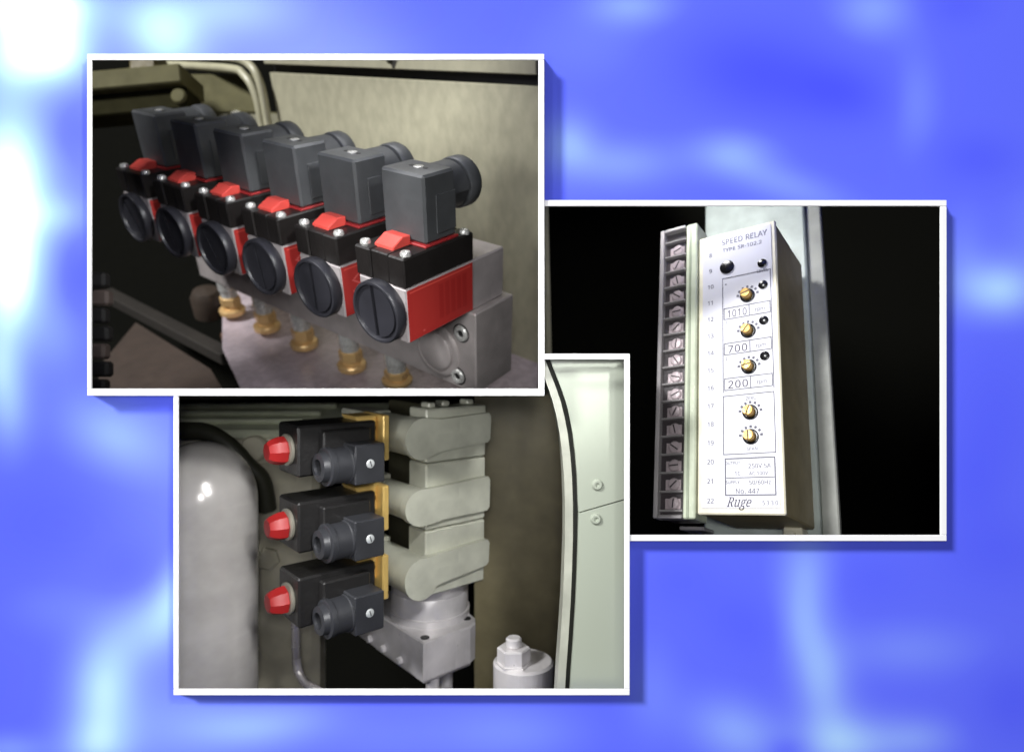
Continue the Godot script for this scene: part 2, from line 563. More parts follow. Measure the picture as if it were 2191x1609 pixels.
# ------------------------------------------------------------------ case 1: six valves on a manifold
func valve_case() -> void:
	var R := Basis(Vector3(0.80519877, -0.32023101, 0.49910624), Vector3(0.02082311, 0.85640544, 0.51588383), Vector3(-0.5926393, -0.40499608, 0.69624481))
	var X := Transform3D(R.orthonormalized(), Vector3(-0.25767782, 0.07888569, -0.23547731))
	var alu := mat("alu_body", col(196, 188, 188), 0.42, 0.3, "grain", 0.3)
	var alu2 := mat("alu_manifold", col(190, 182, 180), 0.45, 0.3, "grain", 0.3)
	var blk := mat("black_plastic", col(38, 35, 34), 0.42)
	var grey := mat("grey_plastic", col(82, 84, 86), 0.5, 0.0, "grain", 0.25)
	var dial := mat("dial_plastic", col(52, 52, 58), 0.42, 0.0, "grain", 0.1)
	var dark := mat("dark_recess", col(22, 21, 22), 0.6)
	var red := mat("red_tab", col(250, 94, 84), 0.4, 0.0, "", 0.0)
	var gasket := mat("red_gasket", col(170, 48, 50), 0.5)
	var steel := mat("screw_steel", col(232, 232, 228), 0.3, 0.45)
	var brass := mat("brass", col(250, 208, 144), 0.32, 0.35)
	# label print: red with faint flow symbols
	var im := Image.create(128, 72, false, Image.FORMAT_RGB8)
	im.fill(col(180, 50, 46))
	for k in 5:
		im.fill_rect(Rect2i(58 + k * 12, 10, 9, 50), col(168, 42, 39))
	im.fill_rect(Rect2i(4, 3, 120, 2), col(222, 84, 74))
	for k in 26:     # a zigzag spring symbol near the front edge
		var yy := 14 + k * 2
		var xx := 16 + (absi(k % 8 - 4)) * 3
		im.fill_rect(Rect2i(xx, yy, 4, 2), col(226, 104, 100))
	im.fill_rect(Rect2i(34, 20, 3, 36), col(214, 66, 60))
	var labs := []
	for k in 2:
		var lab := StandardMaterial3D.new()
		if k == 1:
			im = im.duplicate()
			im.fill_rect(Rect2i(8, 8, 40, 56), col(182, 52, 47))
		lab.albedo_texture = ImageTexture.create_from_image(im)
		lab.roughness = 0.5
		lab.cull_mode = BaseMaterial3D.CULL_DISABLED
		labs.append(lab)
	var s := 0.234
	var names := ["nearest grey and black valve with a large red side plate, right end of the row", "second valve from the near end of the row, behind the nearest one",
		"third valve from the near end of the row of six", "fourth valve from the near end, above the second brass fitting from the left",
		"fifth valve from the near end, second from the dark corner", "farthest and smallest valve, at the dark left end of the row"]
	for i in 6:
		var v := thing("solenoid_valve", names[i], "valve", X * Transform3D(Basis.IDENTITY, Vector3(-s * i, 0, 0)), "six valves in a row on the manifold")
		var st := mb()
		box(st, Vector3(-0.162, 0, -0.392), Vector3(0, 0.147, 0), 0.004)
		obj("body", st, alu, v)
		st = mb()
		var q := [Vector3(0.0015, 0.005, -0.004), Vector3(0.0015, 0.005, -0.25), Vector3(0.0015, 0.142, -0.25), Vector3(0.0015, 0.142, -0.004)]
		var uv := [Vector2(0, 1), Vector2(1, 1), Vector2(1, 0), Vector2(0, 0)]
		for t in [[0, 2, 1], [0, 3, 2]]:
			for k in t:
				vtx(st, q[k], Vector3.RIGHT, uv[k])
		box(st, Vector3(0.0002, 0.005, -0.25), Vector3(0.0013, 0.142, -0.004), 0.0)
		obj("side_plate", st, labs[1 if i == 0 else 0], v)
		# dial
		st = mb()
		var dx := axis_xf(Vector3(-0.081, 0.0735, 0.0), Vector3.BACK)
		lathe(st, dx, [[0, 0], [0.080, 0], [0.082, 0.004], [0.082, 0.026], [0.079, 0.030], [0.073, 0.030], [0.071, 0.027], [0.070, 0.012], [0, 0.012]], 48)
		var dl := obj("dial", st, dial, v)
		var turn: float = [0.06, 0.02, 0.12, 0.5, 0.35, 0.6][i]
		for side in [-1.0, 1.0]:
			var pg := PackedVector2Array()
			for k in 17:
				var a := -PI / 2 + PI * k / 16.0
				var c := Vector2(0.0685 * cos(a), 0.0685 * sin(a))
				if c.x < 0.007:
					c.x = 0.007
				pg.append(Vector2(c.x * side, c.y).rotated(turn))
			# drop repeated points at the two ends of the slot
			st = mb()
			prism(st, Transform3D(Basis.IDENTITY, Vector3(-0.081 - 0.008 * cos(turn), 0.0735, 0)), pg, 0.011, 0.024 if side > 0 else 0.022, 0.0, true)
			obj("dial_half", st, dial, dl)
		# black base with its screws
		st = mb()
		box(st, Vector3(-0.165, 0.148, -0.256), Vector3(-0.112, 0.2245, 0.003), 0.004)
		box(st, Vector3(-0.1105, 0.148, -0.256), Vector3(-0.052, 0.2235, 0.0), 0.003)
		box(st, Vector3(-0.0505, 0.148, -0.256), Vector3(0.002, 0.2245, 0.003), 0.004)
		var base := obj("base", st, blk, v)
		for c in [Vector2(-0.15, -0.022), Vector2(-0.014, -0.022), Vector2(-0.012, -0.235), Vector2(-0.15, -0.235)]:
			st = mb()
			lathe(st, axis_xf(Vector3(c.x, 0.222, c.y), Vector3.UP), [[0, 0], [0.0135, 0], [0.0135, 0.008], [0.011, 0.012], [0.006, 0.012], [0.005, 0.008], [0, 0.008]], 18)
			obj("screw", st, steel, base)
		st = mb()
		box(st, Vector3(-0.157, 0.2235, -0.207), Vector3(-0.006, 0.2300, -0.083), 0.002)
		obj("gasket", st, gasket, v)
		st = mb()
		var wedge := PackedVector2Array([Vector2(0.026, 0.222), Vector2(0.088, 0.222), Vector2(0.088, 0.246), Vector2(0.062, 0.248), Vector2(0.027, 0.230)])
		prism(st, Transform3D(Basis(Vector3(0, 0, -1), Vector3.UP, Vector3(1, 0, 0)), Vector3(-0.090, 0, 0)), wedge, -0.032, 0.030, 0.002)
		obj("red_tab", st, red, v)
		# connector housing
		st = mb()
		box(st, Vector3(-0.152, 0.2302, -0.201), Vector3(-0.010, 0.396, -0.09), 0.006)
		var hs := obj("connector", st, grey, v)
		st = mb()
		box(st, Vector3(-0.0095, 0.25, -0.198), Vector3(-0.0065, 0.345, -0.128), 0.0025)
		obj("cheek", st, grey, hs)
		st = mb()
		var bar_ := PackedVector2Array()
		for k in 13:
			var a := PI * k / 12.0
			bar_.append(Vector2(-0.081 + 0.066 * cos(a), 0.33 + 0.064 * sin(a)))
		for k in 9:
			var a := PI + PI * k / 8.0
			bar_.append(Vector2(-0.081 + 0.060 * cos(a), 0.325 + 0.052 * sin(a)))
		prism(st, Transform3D.IDENTITY, bar_, -0.262, -0.196, 0.0, true)
		obj("elbow", st, grey, hs)
		st = mb()
		lathe(st, axis_xf(Vector3(-0.081, 0.332, -0.26), Vector3.FORWARD), [[0, 0], [0.054, 0], [0.054, 0.012], [0.063, 0.014], [0.066, 0.019], [0.066, 0.05], [0.062, 0.058], [0.03, 0.058], [0.028, 0.04], [0, 0.04]], 28)
		obj("gland", st, grey, hs)
		st = mb()
		lathe(st, axis_xf(Vector3(-0.081, 0.3955, -0.15), Vector3.UP), [[0.0, 0.0], [0.013, 0.0], [0.013, 0.002], [0.010, 0.003], [0.0, 0.003]], 18)
		obj("cover_screw", st, steel, hs)
		for kx in [-0.104, -0.058]:
			st = mb()
			cyl(st, Vector3(kx, 0.3945, -0.15), Vector3.UP, 0.007, 0.0022, 0.0005, 14)
			obj("cover_hole", st, dark, hs)
	# manifold
	var mf := thing("valve_manifold", "long grey aluminium manifold block under the six valves", "manifold", X)
	var st := mb()
	box(st, Vector3(-1.42, -0.262, -0.415), Vector3(0.02, -0.001, -0.238), 0.004)
	obj("block", st, alu2, mf)
	st = mb()
	lathe(st, axis_xf(Vector3(-0.128, -0.160, -0.24), Vector3.BACK), [[0, 0], [0.086, 0], [0.086, 0.006], [0.082, 0.009], [0.070, 0.009], [0.068, 0.004], [0.064, 0.004], [0.062, 0.012], [0.056, 0.016], [0, 0.016]], 36)
	obj("plug", st, alu2, mf)
	for c in [Vector2(-0.032, -0.075), Vector2(-0.048, -0.222)]:
		st = mb()
		lathe(st, axis_xf(Vector3(c.x, c.y, -0.2385), Vector3.BACK), [[0.0, 0.0], [0.024, 0.0], [0.024, 0.005], [0.021, 0.008], [0.013, 0.008], [0.012, 0.001], [0, 0.001]], 24)
		var sc := obj("socket_screw", st, steel, mf)
		st = mb()
		lathe(st, axis_xf(Vector3(c.x, c.y, -0.2384), Vector3.BACK), [[0.0252, 0.0], [0.029, 0.0], [0.029, 0.0016], [0.0252, 0.0016], [0.0252, 0.0]], 24)
		lathe(st, axis_xf(Vector3(c.x, c.y, -0.2374), Vector3.BACK), [[0.0, 0.0012], [0.0115, 0.0012], [0.0115, 0.0004]], 6, 0.2, false)
		obj("counterbore", st, dark, sc)
	# fittings
	var flab := ["brass fitting cut off by the frame's lower edge, nearest in its row", "brass fitting with a bright rim, second from the right in its row", "brass fitting in the middle of the row under the manifold",
		"brass fitting second from the left under the manifold", "leftmost brass fitting in the row, beside the dark recess"]
	var fx := [-0.357, -0.585, -0.848, -1.075, -1.306]
	for i in 5:
		var f := thing("brass_fitting", flab[i], "fitting", X * Transform3D(Basis.IDENTITY, Vector3(fx[i], 0, -0.28)), "brass fittings under the manifold")
		st = mb()
		lathe(st, axis_xf(Vector3(0, -0.262, 0), Vector3.DOWN), [[0, 0], [0.037, 0], [0.037, 0.04], [0.032, 0.044], [0.032, 0.074], [0, 0.074]], 24)
		obj("steel_stub", st, steel, f)
		var k := 1.0 if i > 0 else 0.62
		st = mb()
		lathe(st, axis_xf(Vector3(0, -0.333, 0), Vector3.DOWN), [[0, 0], [0.036, 0], [0.042, 0.004 * k], [0.042, 0.032 * k], [0.036, 0.036 * k], [0, 0.036 * k]], 6, 0.4, false)
		obj("hex_nut", st, brass, f)
		st = mb()
		lathe(st, axis_xf(Vector3(0, -0.333 - 0.034 * k, 0), Vector3.DOWN), [[0, 0], [0.034, 0], [0.034, 0.014 * k], [0.048, 0.018 * k], [0.052, 0.024 * k], [0.050, 0.040 * k], [0.042, 0.046 * k], [0, 0.046 * k]], 28)
		obj("ring", st, brass, f)
	st = mb()
	cyl(st, Vector3(-1.364, -0.61, -0.28), Vector3.UP, 0.04, 0.10, 0.012, 24)
	tag(obj("brass_plug", st, mat("dull_brass", col(160, 120, 92), 0.4, 0.6), null, X), "dull brown brass plug below the leftmost fitting", "plug")
	st = mb()
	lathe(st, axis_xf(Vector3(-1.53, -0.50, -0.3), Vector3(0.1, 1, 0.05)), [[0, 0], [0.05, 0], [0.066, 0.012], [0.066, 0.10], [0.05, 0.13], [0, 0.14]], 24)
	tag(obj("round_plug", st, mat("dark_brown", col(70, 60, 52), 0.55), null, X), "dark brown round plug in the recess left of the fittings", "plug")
	# machine bed below, with two rounded bosses
	var paint := mat("bed_paint", col(200, 186, 193), 0.3, 0.0, "hammer", 0.2)
	var bed := thing("machine_bed", "mauve grey painted machine bed below the brass fittings", "machine bed", X)
	var flatdown := Transform3D(Basis(Vector3.RIGHT, Vector3(0, 0, 1), Vector3.UP), Vector3.ZERO)
	st = mb()
	prism(st, flatdown, PackedVector2Array([Vector2(-1.642, -0.443), Vector2(-1.109, -0.098), Vector2(-0.80, 0.03), Vector2(0.012, -0.578), Vector2(-0.10, -0.752), Vector2(-1.7, -0.752)]), -0.442, -0.43, 0.0)
	obj("plate", st, paint, bed)
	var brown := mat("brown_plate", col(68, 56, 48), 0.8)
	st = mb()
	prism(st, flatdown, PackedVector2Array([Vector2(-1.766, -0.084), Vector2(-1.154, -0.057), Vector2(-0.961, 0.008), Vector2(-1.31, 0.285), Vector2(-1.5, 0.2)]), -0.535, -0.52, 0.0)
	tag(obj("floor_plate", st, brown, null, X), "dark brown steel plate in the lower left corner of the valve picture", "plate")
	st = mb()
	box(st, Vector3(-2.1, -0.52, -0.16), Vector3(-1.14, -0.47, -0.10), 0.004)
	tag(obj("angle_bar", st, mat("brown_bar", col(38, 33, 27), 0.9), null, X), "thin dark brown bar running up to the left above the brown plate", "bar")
	# wall with its slot and upper lid
	var wp := mat("wall_paint", col(188, 184, 158), 0.42, 0.0, "hammer", 0.14, "streak", 2.5)
	var tilt := Transform3D(Basis(Vector3.BACK, 0.051), Vector3(-0.145, 0.515, -0.75))
	var wall := thing("cabinet_wall", "khaki grey painted sheet steel wall behind the valves", "wall", X * tilt)
	st = mb()
	prism(st, Transform3D.IDENTITY, PackedVector2Array([Vector2(0.012, 0.0), Vector2(-1.33, 0.0), Vector2(-1.33, -1.0), Vector2(0.045, -0.965)]), -0.02, 0.0, 0.002)
	obj("sheet", st, wp, wall)
	st = mb()
	box(st, Vector3(-1.34, 0.032, -0.02), Vector3(-0.002, 0.4, 0.012), 0.003)
	obj("lid", st, wp, wall)
	st = mb()
	box(st, Vector3(-1.34, -0.01, -0.06), Vector3(-0.002, 0.045, -0.035), 0.0)
	obj("slot", st, dark, wall)
	st = mb()
	prism(st, Transform3D.IDENTITY, PackedVector2Array([Vector2(-0.66, 0.115), Vector2(-0.56, 0.115), Vector2(-0.605, 0.05)]), 0.01, 0.03, 0.0)
	obj("hook", st, mat("olive_dark", col(70, 68, 48), 0.6), wall)
	st = mb()
	box(st, Vector3(-2.75, -0.62, -0.68), Vector3(-1.46, -0.03, -0.62), 0.01)
	tag(obj("side_cover", st, mat("umber_paint", col(112, 100, 76), 0.7), null, X), "dark umber cover plate behind the dark end of the valve row", "cover plate")
	# conduits
	var cream := mat("conduit_paint", col(206, 202, 172), 0.35)
	for k in 2:
		var o := 0.045 * k
		st = mb()
		tube(st, smooth_path([Vector3(-2.3, 0.42 + o, -0.72), Vector3(-1.72, 0.446 + o, -0.72), Vector3(-1.60 + o, 0.43 + o, -0.715), Vector3(-1.535 + o, 0.36 + o, -0.71), Vector3(-1.525 + o, 0.24, -0.71), Vector3(-1.52 + o, 0.1, -0.71)], 8), 0.017)
		tag(obj("conduit", st, cream, null, X), ["inner cream conduit tube bending down at the wall's left edge", "outer cream conduit tube bending down beside the wall edge"][k], "conduit", "two cream conduits at the wall's left edge")
	# upper left steelwork, deep in the case
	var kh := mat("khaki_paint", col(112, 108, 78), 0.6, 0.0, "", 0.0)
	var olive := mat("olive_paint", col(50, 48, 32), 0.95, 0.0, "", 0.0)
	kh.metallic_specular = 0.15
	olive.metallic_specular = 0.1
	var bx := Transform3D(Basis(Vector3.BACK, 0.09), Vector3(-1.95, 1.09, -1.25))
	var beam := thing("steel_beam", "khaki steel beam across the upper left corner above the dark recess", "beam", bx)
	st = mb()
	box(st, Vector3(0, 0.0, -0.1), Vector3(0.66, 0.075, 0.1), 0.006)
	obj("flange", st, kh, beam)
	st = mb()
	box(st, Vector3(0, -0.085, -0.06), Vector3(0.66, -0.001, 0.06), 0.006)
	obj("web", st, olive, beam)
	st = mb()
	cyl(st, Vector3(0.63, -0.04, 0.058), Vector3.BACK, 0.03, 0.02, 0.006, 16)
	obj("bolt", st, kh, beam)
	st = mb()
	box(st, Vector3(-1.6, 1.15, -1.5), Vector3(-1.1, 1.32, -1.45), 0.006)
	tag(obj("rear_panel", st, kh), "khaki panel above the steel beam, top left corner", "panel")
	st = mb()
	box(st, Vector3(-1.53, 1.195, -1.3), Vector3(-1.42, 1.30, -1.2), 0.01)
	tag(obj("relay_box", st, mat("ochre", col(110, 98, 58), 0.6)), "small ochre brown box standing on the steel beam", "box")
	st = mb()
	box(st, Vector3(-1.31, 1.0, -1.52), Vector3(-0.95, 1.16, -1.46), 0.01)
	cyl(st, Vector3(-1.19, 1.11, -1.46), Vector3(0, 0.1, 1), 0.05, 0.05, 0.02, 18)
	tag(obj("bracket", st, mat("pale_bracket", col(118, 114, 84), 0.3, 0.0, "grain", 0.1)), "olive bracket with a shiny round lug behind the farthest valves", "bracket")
	# drag chain in the dark corner
	var ch := thing("cable_chain", "dark cable chain with pale links along the left edge of the valve picture", "cable chain")
	for k in 7:
		st = mb()
		var p := px(212 + (k % 2) * 7, 600 + k * 38, -0.62)
		box(st, p - Vector3(0.026, 0.024, 0.02), p + Vector3(0.026, 0.024, 0.02), 0.008)
		obj("link", st, mat("chain_pale", col(92, 80, 74), 0.8) if k % 3 == 1 else mat("chain_dark", col(24, 23, 22), 0.8), ch)

# ------------------------------------------------------------------ case 2: relay on a rail plate
func relay_case() -> void:
	var R := Basis(Vector3(0.79242981, 0.1203376, 0.5979748), Vector3(0.09747599, 0.94276334, -0.31889765), Vector3(-0.6021241, 0.31099219, 0.73534375))
	var K := 1.12
	var X := Transform3D(R.orthonormalized(), Vector3(0.48478, 0.34774, -0.27955))
	var ivory := mat("ivory", col(238, 232, 208), 0.45, 0.0, "grain", 0.15)
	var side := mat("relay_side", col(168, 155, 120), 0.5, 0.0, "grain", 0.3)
	var face := mat("relay_face", col(208, 208, 216), 0.4, 0.0, "", 0.0, "")
	var ink := mat("ink", col(98, 98, 112), 0.7, 0.0, "", 0.0, "")
	var dark_ink := mat("dark_ink", col(62, 56, 76), 0.7, 0.0, "", 0.0, "")
	var black := mat("lamp_black", col(20, 20, 22), 0.25, 0.0, "", 0.0, "")
	var brass := mat("brass_shaft", col(222, 178, 100), 0.35, 0.5)
	var smoke := mat("terminal_dark", col(66, 58, 62), 0.4)
	var rib := mat("terminal_rib", col(166, 162, 162), 0.35)
	var clear := mat("terminal_edge", col(206, 214, 190), 0.25)
	var screw := mat("terminal_screw", col(222, 206, 210), 0.35, 0.2)
	var plate := mat("plate_paint", col(204, 214, 206), 0.45, 0.0, "hammer", 0.2)
	var r := thing("relay_unit", "tall cream relay with brass adjusters and a terminal strip on its left side", "relay", X)
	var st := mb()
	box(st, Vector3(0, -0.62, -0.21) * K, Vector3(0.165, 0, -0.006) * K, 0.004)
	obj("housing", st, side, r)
	st = mb()
	box(st, Vector3(-0.002, -0.622, -0.006) * K, Vector3(0.167, 0.002, 0.004) * K, 0.003)
	obj("bezel", st, ivory, r)
	st = mb()
	box(st, Vector3(0.008, -0.610, 0.004) * K, Vector3(0.158, -0.006, 0.0055) * K, 0.0006)
	var fp := obj("front_panel", st, face, r)
	var zf := 0.0057 * K
	# printed frames and ruled lines
	st = mb()
	var rule := func(x0: float, y0: float, x1: float, y1: float) -> void:
		box(st, Vector3(x0 * K, y0 * K, zf), Vector3(x1 * K, y1 * K, zf + 0.0007), 0.0)
	var rect := func(x0: float, y0: float, x1: float, y1: float, w: float) -> void:
		rule.call(x0, y1 - w, x1, y1)
		rule.call(x0, y0, x1, y0 + w)
		rule.call(x0, y0 + w, x0 + w, y1 - w)
		rule.call(x1 - w, y0 + w, x1, y1 - w)
	for y in [-0.195, -0.276, -0.354]:
		rect.call(0.055, y - 0.017, 0.152, y + 0.010, 0.0016)
		rule.call(0.108, y - 0.0154, 0.1094, y + 0.0084)
	rule.call(0.052, -0.375, 0.0535, -0.114)
	rule.call(0.153, -0.375, 0.1545, -0.114)
	rule.call(0.052, -0.114, 0.1545, -0.1128)
	rect.call(0.052, -0.505, 0.154, -0.382, 0.0016)
	rect.call(0.055, -0.586, 0.152, -0.512, 0.0022)
	rule.call(0.058, -0.552, 0.149, -0.5505)
	obj("printed_rules", st, ink, fp)
	lettering("lettering", "SPEED RELAY", 0.0135 * K, Vector3(0.100 * K, -0.024 * K, zf), ink, fp, 0.098 * K)
	lettering("lettering", "TYPE SR-102.2", 0.0085 * K, Vector3(0.096 * K, -0.044 * K, zf), ink, fp, 0.085 * K)
	var disp := [["1010", -0.200], ["700", -0.281], ["200", -0.359]]
	for d in disp:
		lettering("setpoint", d[0], 0.0165 * K, Vector3(0.083 * K, d[1] * K, zf), dark_ink, fp, 0.04 * K, "Droid Sans Mono")
		lettering("unit_mark", "rpm", 0.008 * K, Vector3(0.131 * K, d[1] * K, zf), ink, fp)
	for d in [["+", 0.060, -0.128], ["1", 0.060, -0.219], ["2", 0.060, -0.302], ["ZERO", 0.109, -0.392], ["SPAN", 0.109, -0.495], ["LEVEL", 0.138, -0.113]]:
		lettering("lettering", d[0], 0.0065 * K, Vector3(d[1] * K, d[2] * K, zf), ink, fp)
	for d in [["OUTPUT", 0.070, -0.522, 0.0058], ["250V 5A", 0.122, -0.529, 0.0085], ["1C", 0.080, -0.543, 0.008], ["SUPPLY", 0.070, -0.560, 0.0058], ["AC 100V", 0.120, -0.5435, 0.007], ["50/60Hz", 0.122, -0.561, 0.008], ["No. 447", 0.098, -0.5775, 0.0095]]:
		lettering("lettering", d[0], d[3] * K, Vector3(d[1] * K, d[2] * K, zf), ink, fp)
	lettering("maker_mark", "Ruge", 0.0185 * K, Vector3(0.083 * K, -0.5985 * K, zf), dark_ink, fp, 0.045 * K, "Droid Serif", true)
	lettering("lettering", "5.3.3.0", 0.008 * K, Vector3(0.140 * K, -0.600 * K, zf), ink, fp, 0.028 * K)
	# lamps
	for l in [[0.063, -0.087, 0.0155], [0.138, -0.096, 0.0095], [0.1385, -0.147, 0.0095], [0.138, -0.228, 0.0095], [0.138, -0.306, 0.0095]]:
		st = mb()
		var rr: float = l[2] * K
		lathe(st, axis_xf(Vector3(l[0] * K, l[1] * K, zf - 0.001), Vector3.BACK), [[0, 0], [rr, 0], [rr, 0.003], [rr * 0.8, 0.0045], [0, 0.005]], 24)
		obj("indicator_lamp", st, black, fp)
	# adjusters
	for a in [[0.106, -0.165, 0.3], [0.106, -0.246, 0.9], [0.106, -0.325, 0.2], [0.107, -0.421, 1.2], [0.107, -0.471, 1.6]]:
		var at := Vector3(a[0] * K, a[1] * K, zf - 0.001)
		st = mb()
		lathe(st, axis_xf(at, Vector3.BACK), [[0, 0], [0.0172, 0], [0.0172, 0.004], [0.0155, 0.005], [0.0135, 0.005], [0.0130, 0.0015], [0, 0.0015]], 24)
		var ad := obj("adjuster", st, black, fp)
		st = mb()
		lathe(st, axis_xf(at, Vector3(0.0, 0.0, 1.0)), [[0, 0], [0.0118, 0], [0.0118, 0.020], [0.0102, 0.022], [0, 0.022]], 24)
		obj("shaft", st, brass, ad)
		st = mb()
		box(st, Vector3(-0.0105, -0.0014, 0.0215), Vector3(0.0105, 0.0014, 0.0226), 0.0, Transform3D(Basis(Vector3.BACK, a[2]), at))
		obj("slot", st, mat("slot_dark", col(60, 44, 20), 0.6), ad)
		st = mb()
		for k in 7:
			var an: float = deg_to_rad(10.0 + 160.0 * k / 6.0)
			var w := Transform3D(Basis(Vector3.BACK, an), at)
			box(st, Vector3(0.0205, -0.0026, 0.001), Vector3(0.0262, 0.0026, 0.0017), 0.0, w)
		obj("scale_marks", st, ink, ad)
	# terminal strip
	var x0 := -0.092 * K
	var x1 := -0.031 * K
	var y1 := 0.040 * K
	var y0 := -0.628 * K
	st = mb()
	box(st, Vector3(x0, y0, -0.09 * K), Vector3(x1, y1, 0.0), 0.003)
	var tb := obj("terminal_strip", st, smoke, r)
	st = mb()
	box(st, Vector3(x0 - 0.001, y0 - 0.004, -0.02), Vector3(x0 + 0.010, y1 + 0.004, 0.017), 0.002)
	box(st, Vector3(x0 + 0.0105, y1 - 0.006, -0.02), Vector3(x1, y1 + 0.004, 0.016), 0.002)
	box(st, Vector3(x0 + 0.0105, y0 - 0.004, -0.02), Vector3(x1, y0 + 0.004, 0.016), 0.002)
	obj("outer_rail", st, rib, tb)
	st = mb()
	box(st, Vector3(x1 + 0.001, y0 - 0.004, -0.06), Vector3(-0.004 * K, y1 + 0.004, 0.012), 0.003)
	obj("inner_rail", st, clear, tb)
	st = mb()
	box(st, Vector3(x1 + 0.010, y0 - 0.002, 0.0122), Vector3(x1 + 0.016, y1 + 0.002, 0.0135), 0.0005)
	obj("rail_groove", st, mat("rail_line", col(150, 160, 136), 0.5), tb)
	var n := 16
	var pitch := (y1 - y0 - 0.02 - 0.028) / n
	var top := y1 - 0.034
	for k in n + 1:
		st = mb()
		box(st, Vector3(x0 + 0.0105, top - pitch * k - 0.0022, -0.005), Vector3(x1 - 0.0005, top - pitch * k + 0.0022, 0.011), 0.001)
		obj("divider", st, rib, tb)
	for k in n:
		var yc := top - pitch * (k + 0.5)
		var at := Vector3((x0 + x1) / 2.0 + 0.008, yc - 0.004, -0.001)
		st = mb()
		box(st, at + Vector3(-0.020, -0.0135, 0), at + Vector3(0.018, 0.011, 0.0025), 0.001)
		lathe(st, axis_xf(at + Vector3(0.002, 0, 0.002), Vector3.BACK), [[0, 0], [0.0142, 0], [0.0142, 0.004], [0.0115, 0.0065], [0, 0.007]], 18)
		var ts := obj("terminal_screw", st, screw, tb)
		st = mb()
		box(st, Vector3(-0.011, -0.0016, 0.0086), Vector3(0.011, 0.0016, 0.0095), 0.0, Transform3D(Basis(Vector3.BACK, 0.4 + k * 0.7), at + Vector3(0.002, 0, 0)))
		obj("screw_slot", st, smoke, ts)
		lettering("terminal_number", str(7 + k), 0.0095 * K, Vector3(0.026 * K, yc, zf), ink, fp)
	var pane := StandardMaterial3D.new()
	pane.albedo_color = Color(0.4, 0.4, 0.4, 0.05)
	pane.transparency = BaseMaterial3D.TRANSPARENCY_ALPHA
	pane.roughness = 0.05
	st = mb()
	box(st, Vector3(x0 + 0.011, y0, 0.0175), Vector3(x1, y1, 0.0185), 0.0)
	obj("clear_cover", st, pane, tb)
	# foot clips under the housing
	st = mb()
	box(st, Vector3(0.112, -0.650, -0.215) * K, Vector3(0.150, -0.6205, -0.17) * K, 0.003)
	cyl(st, Vector3(0.128, -0.637, -0.171) * K, Vector3.BACK, 0.011, 0.006, 0.001, 18)
	obj("foot_clip", st, ivory, r)
	st = mb()
	box(st, Vector3(-0.085, -0.640, -0.16) * K, Vector3(-0.03, -0.632, -0.10) * K, 0.002)
	obj("foot_clip", st, rib, r)
	# mounting channel
	var p := thing("mounting_channel", "pale blue green painted steel channel behind the relay", "steel channel", X)
	st = mb()
	box(st, Vector3(-0.085, -0.636, -0.262) * K, Vector3(0.168, 0.5, -0.24) * K, 0.004)
	obj("web", st, plate, p)
	st = mb()
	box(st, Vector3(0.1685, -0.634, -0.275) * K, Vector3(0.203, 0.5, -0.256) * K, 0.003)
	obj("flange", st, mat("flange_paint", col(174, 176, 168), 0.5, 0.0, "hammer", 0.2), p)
	for c in [Vector2(0.05, 0.03), Vector2(-0.02, -0.60)]:
		st = mb()
		cyl(st, Vector3(c.x, c.y, -0.2405) * K, Vector3.BACK, 0.014, 0.006, 0.002, 20)
		obj("bolt", st, rib, p)

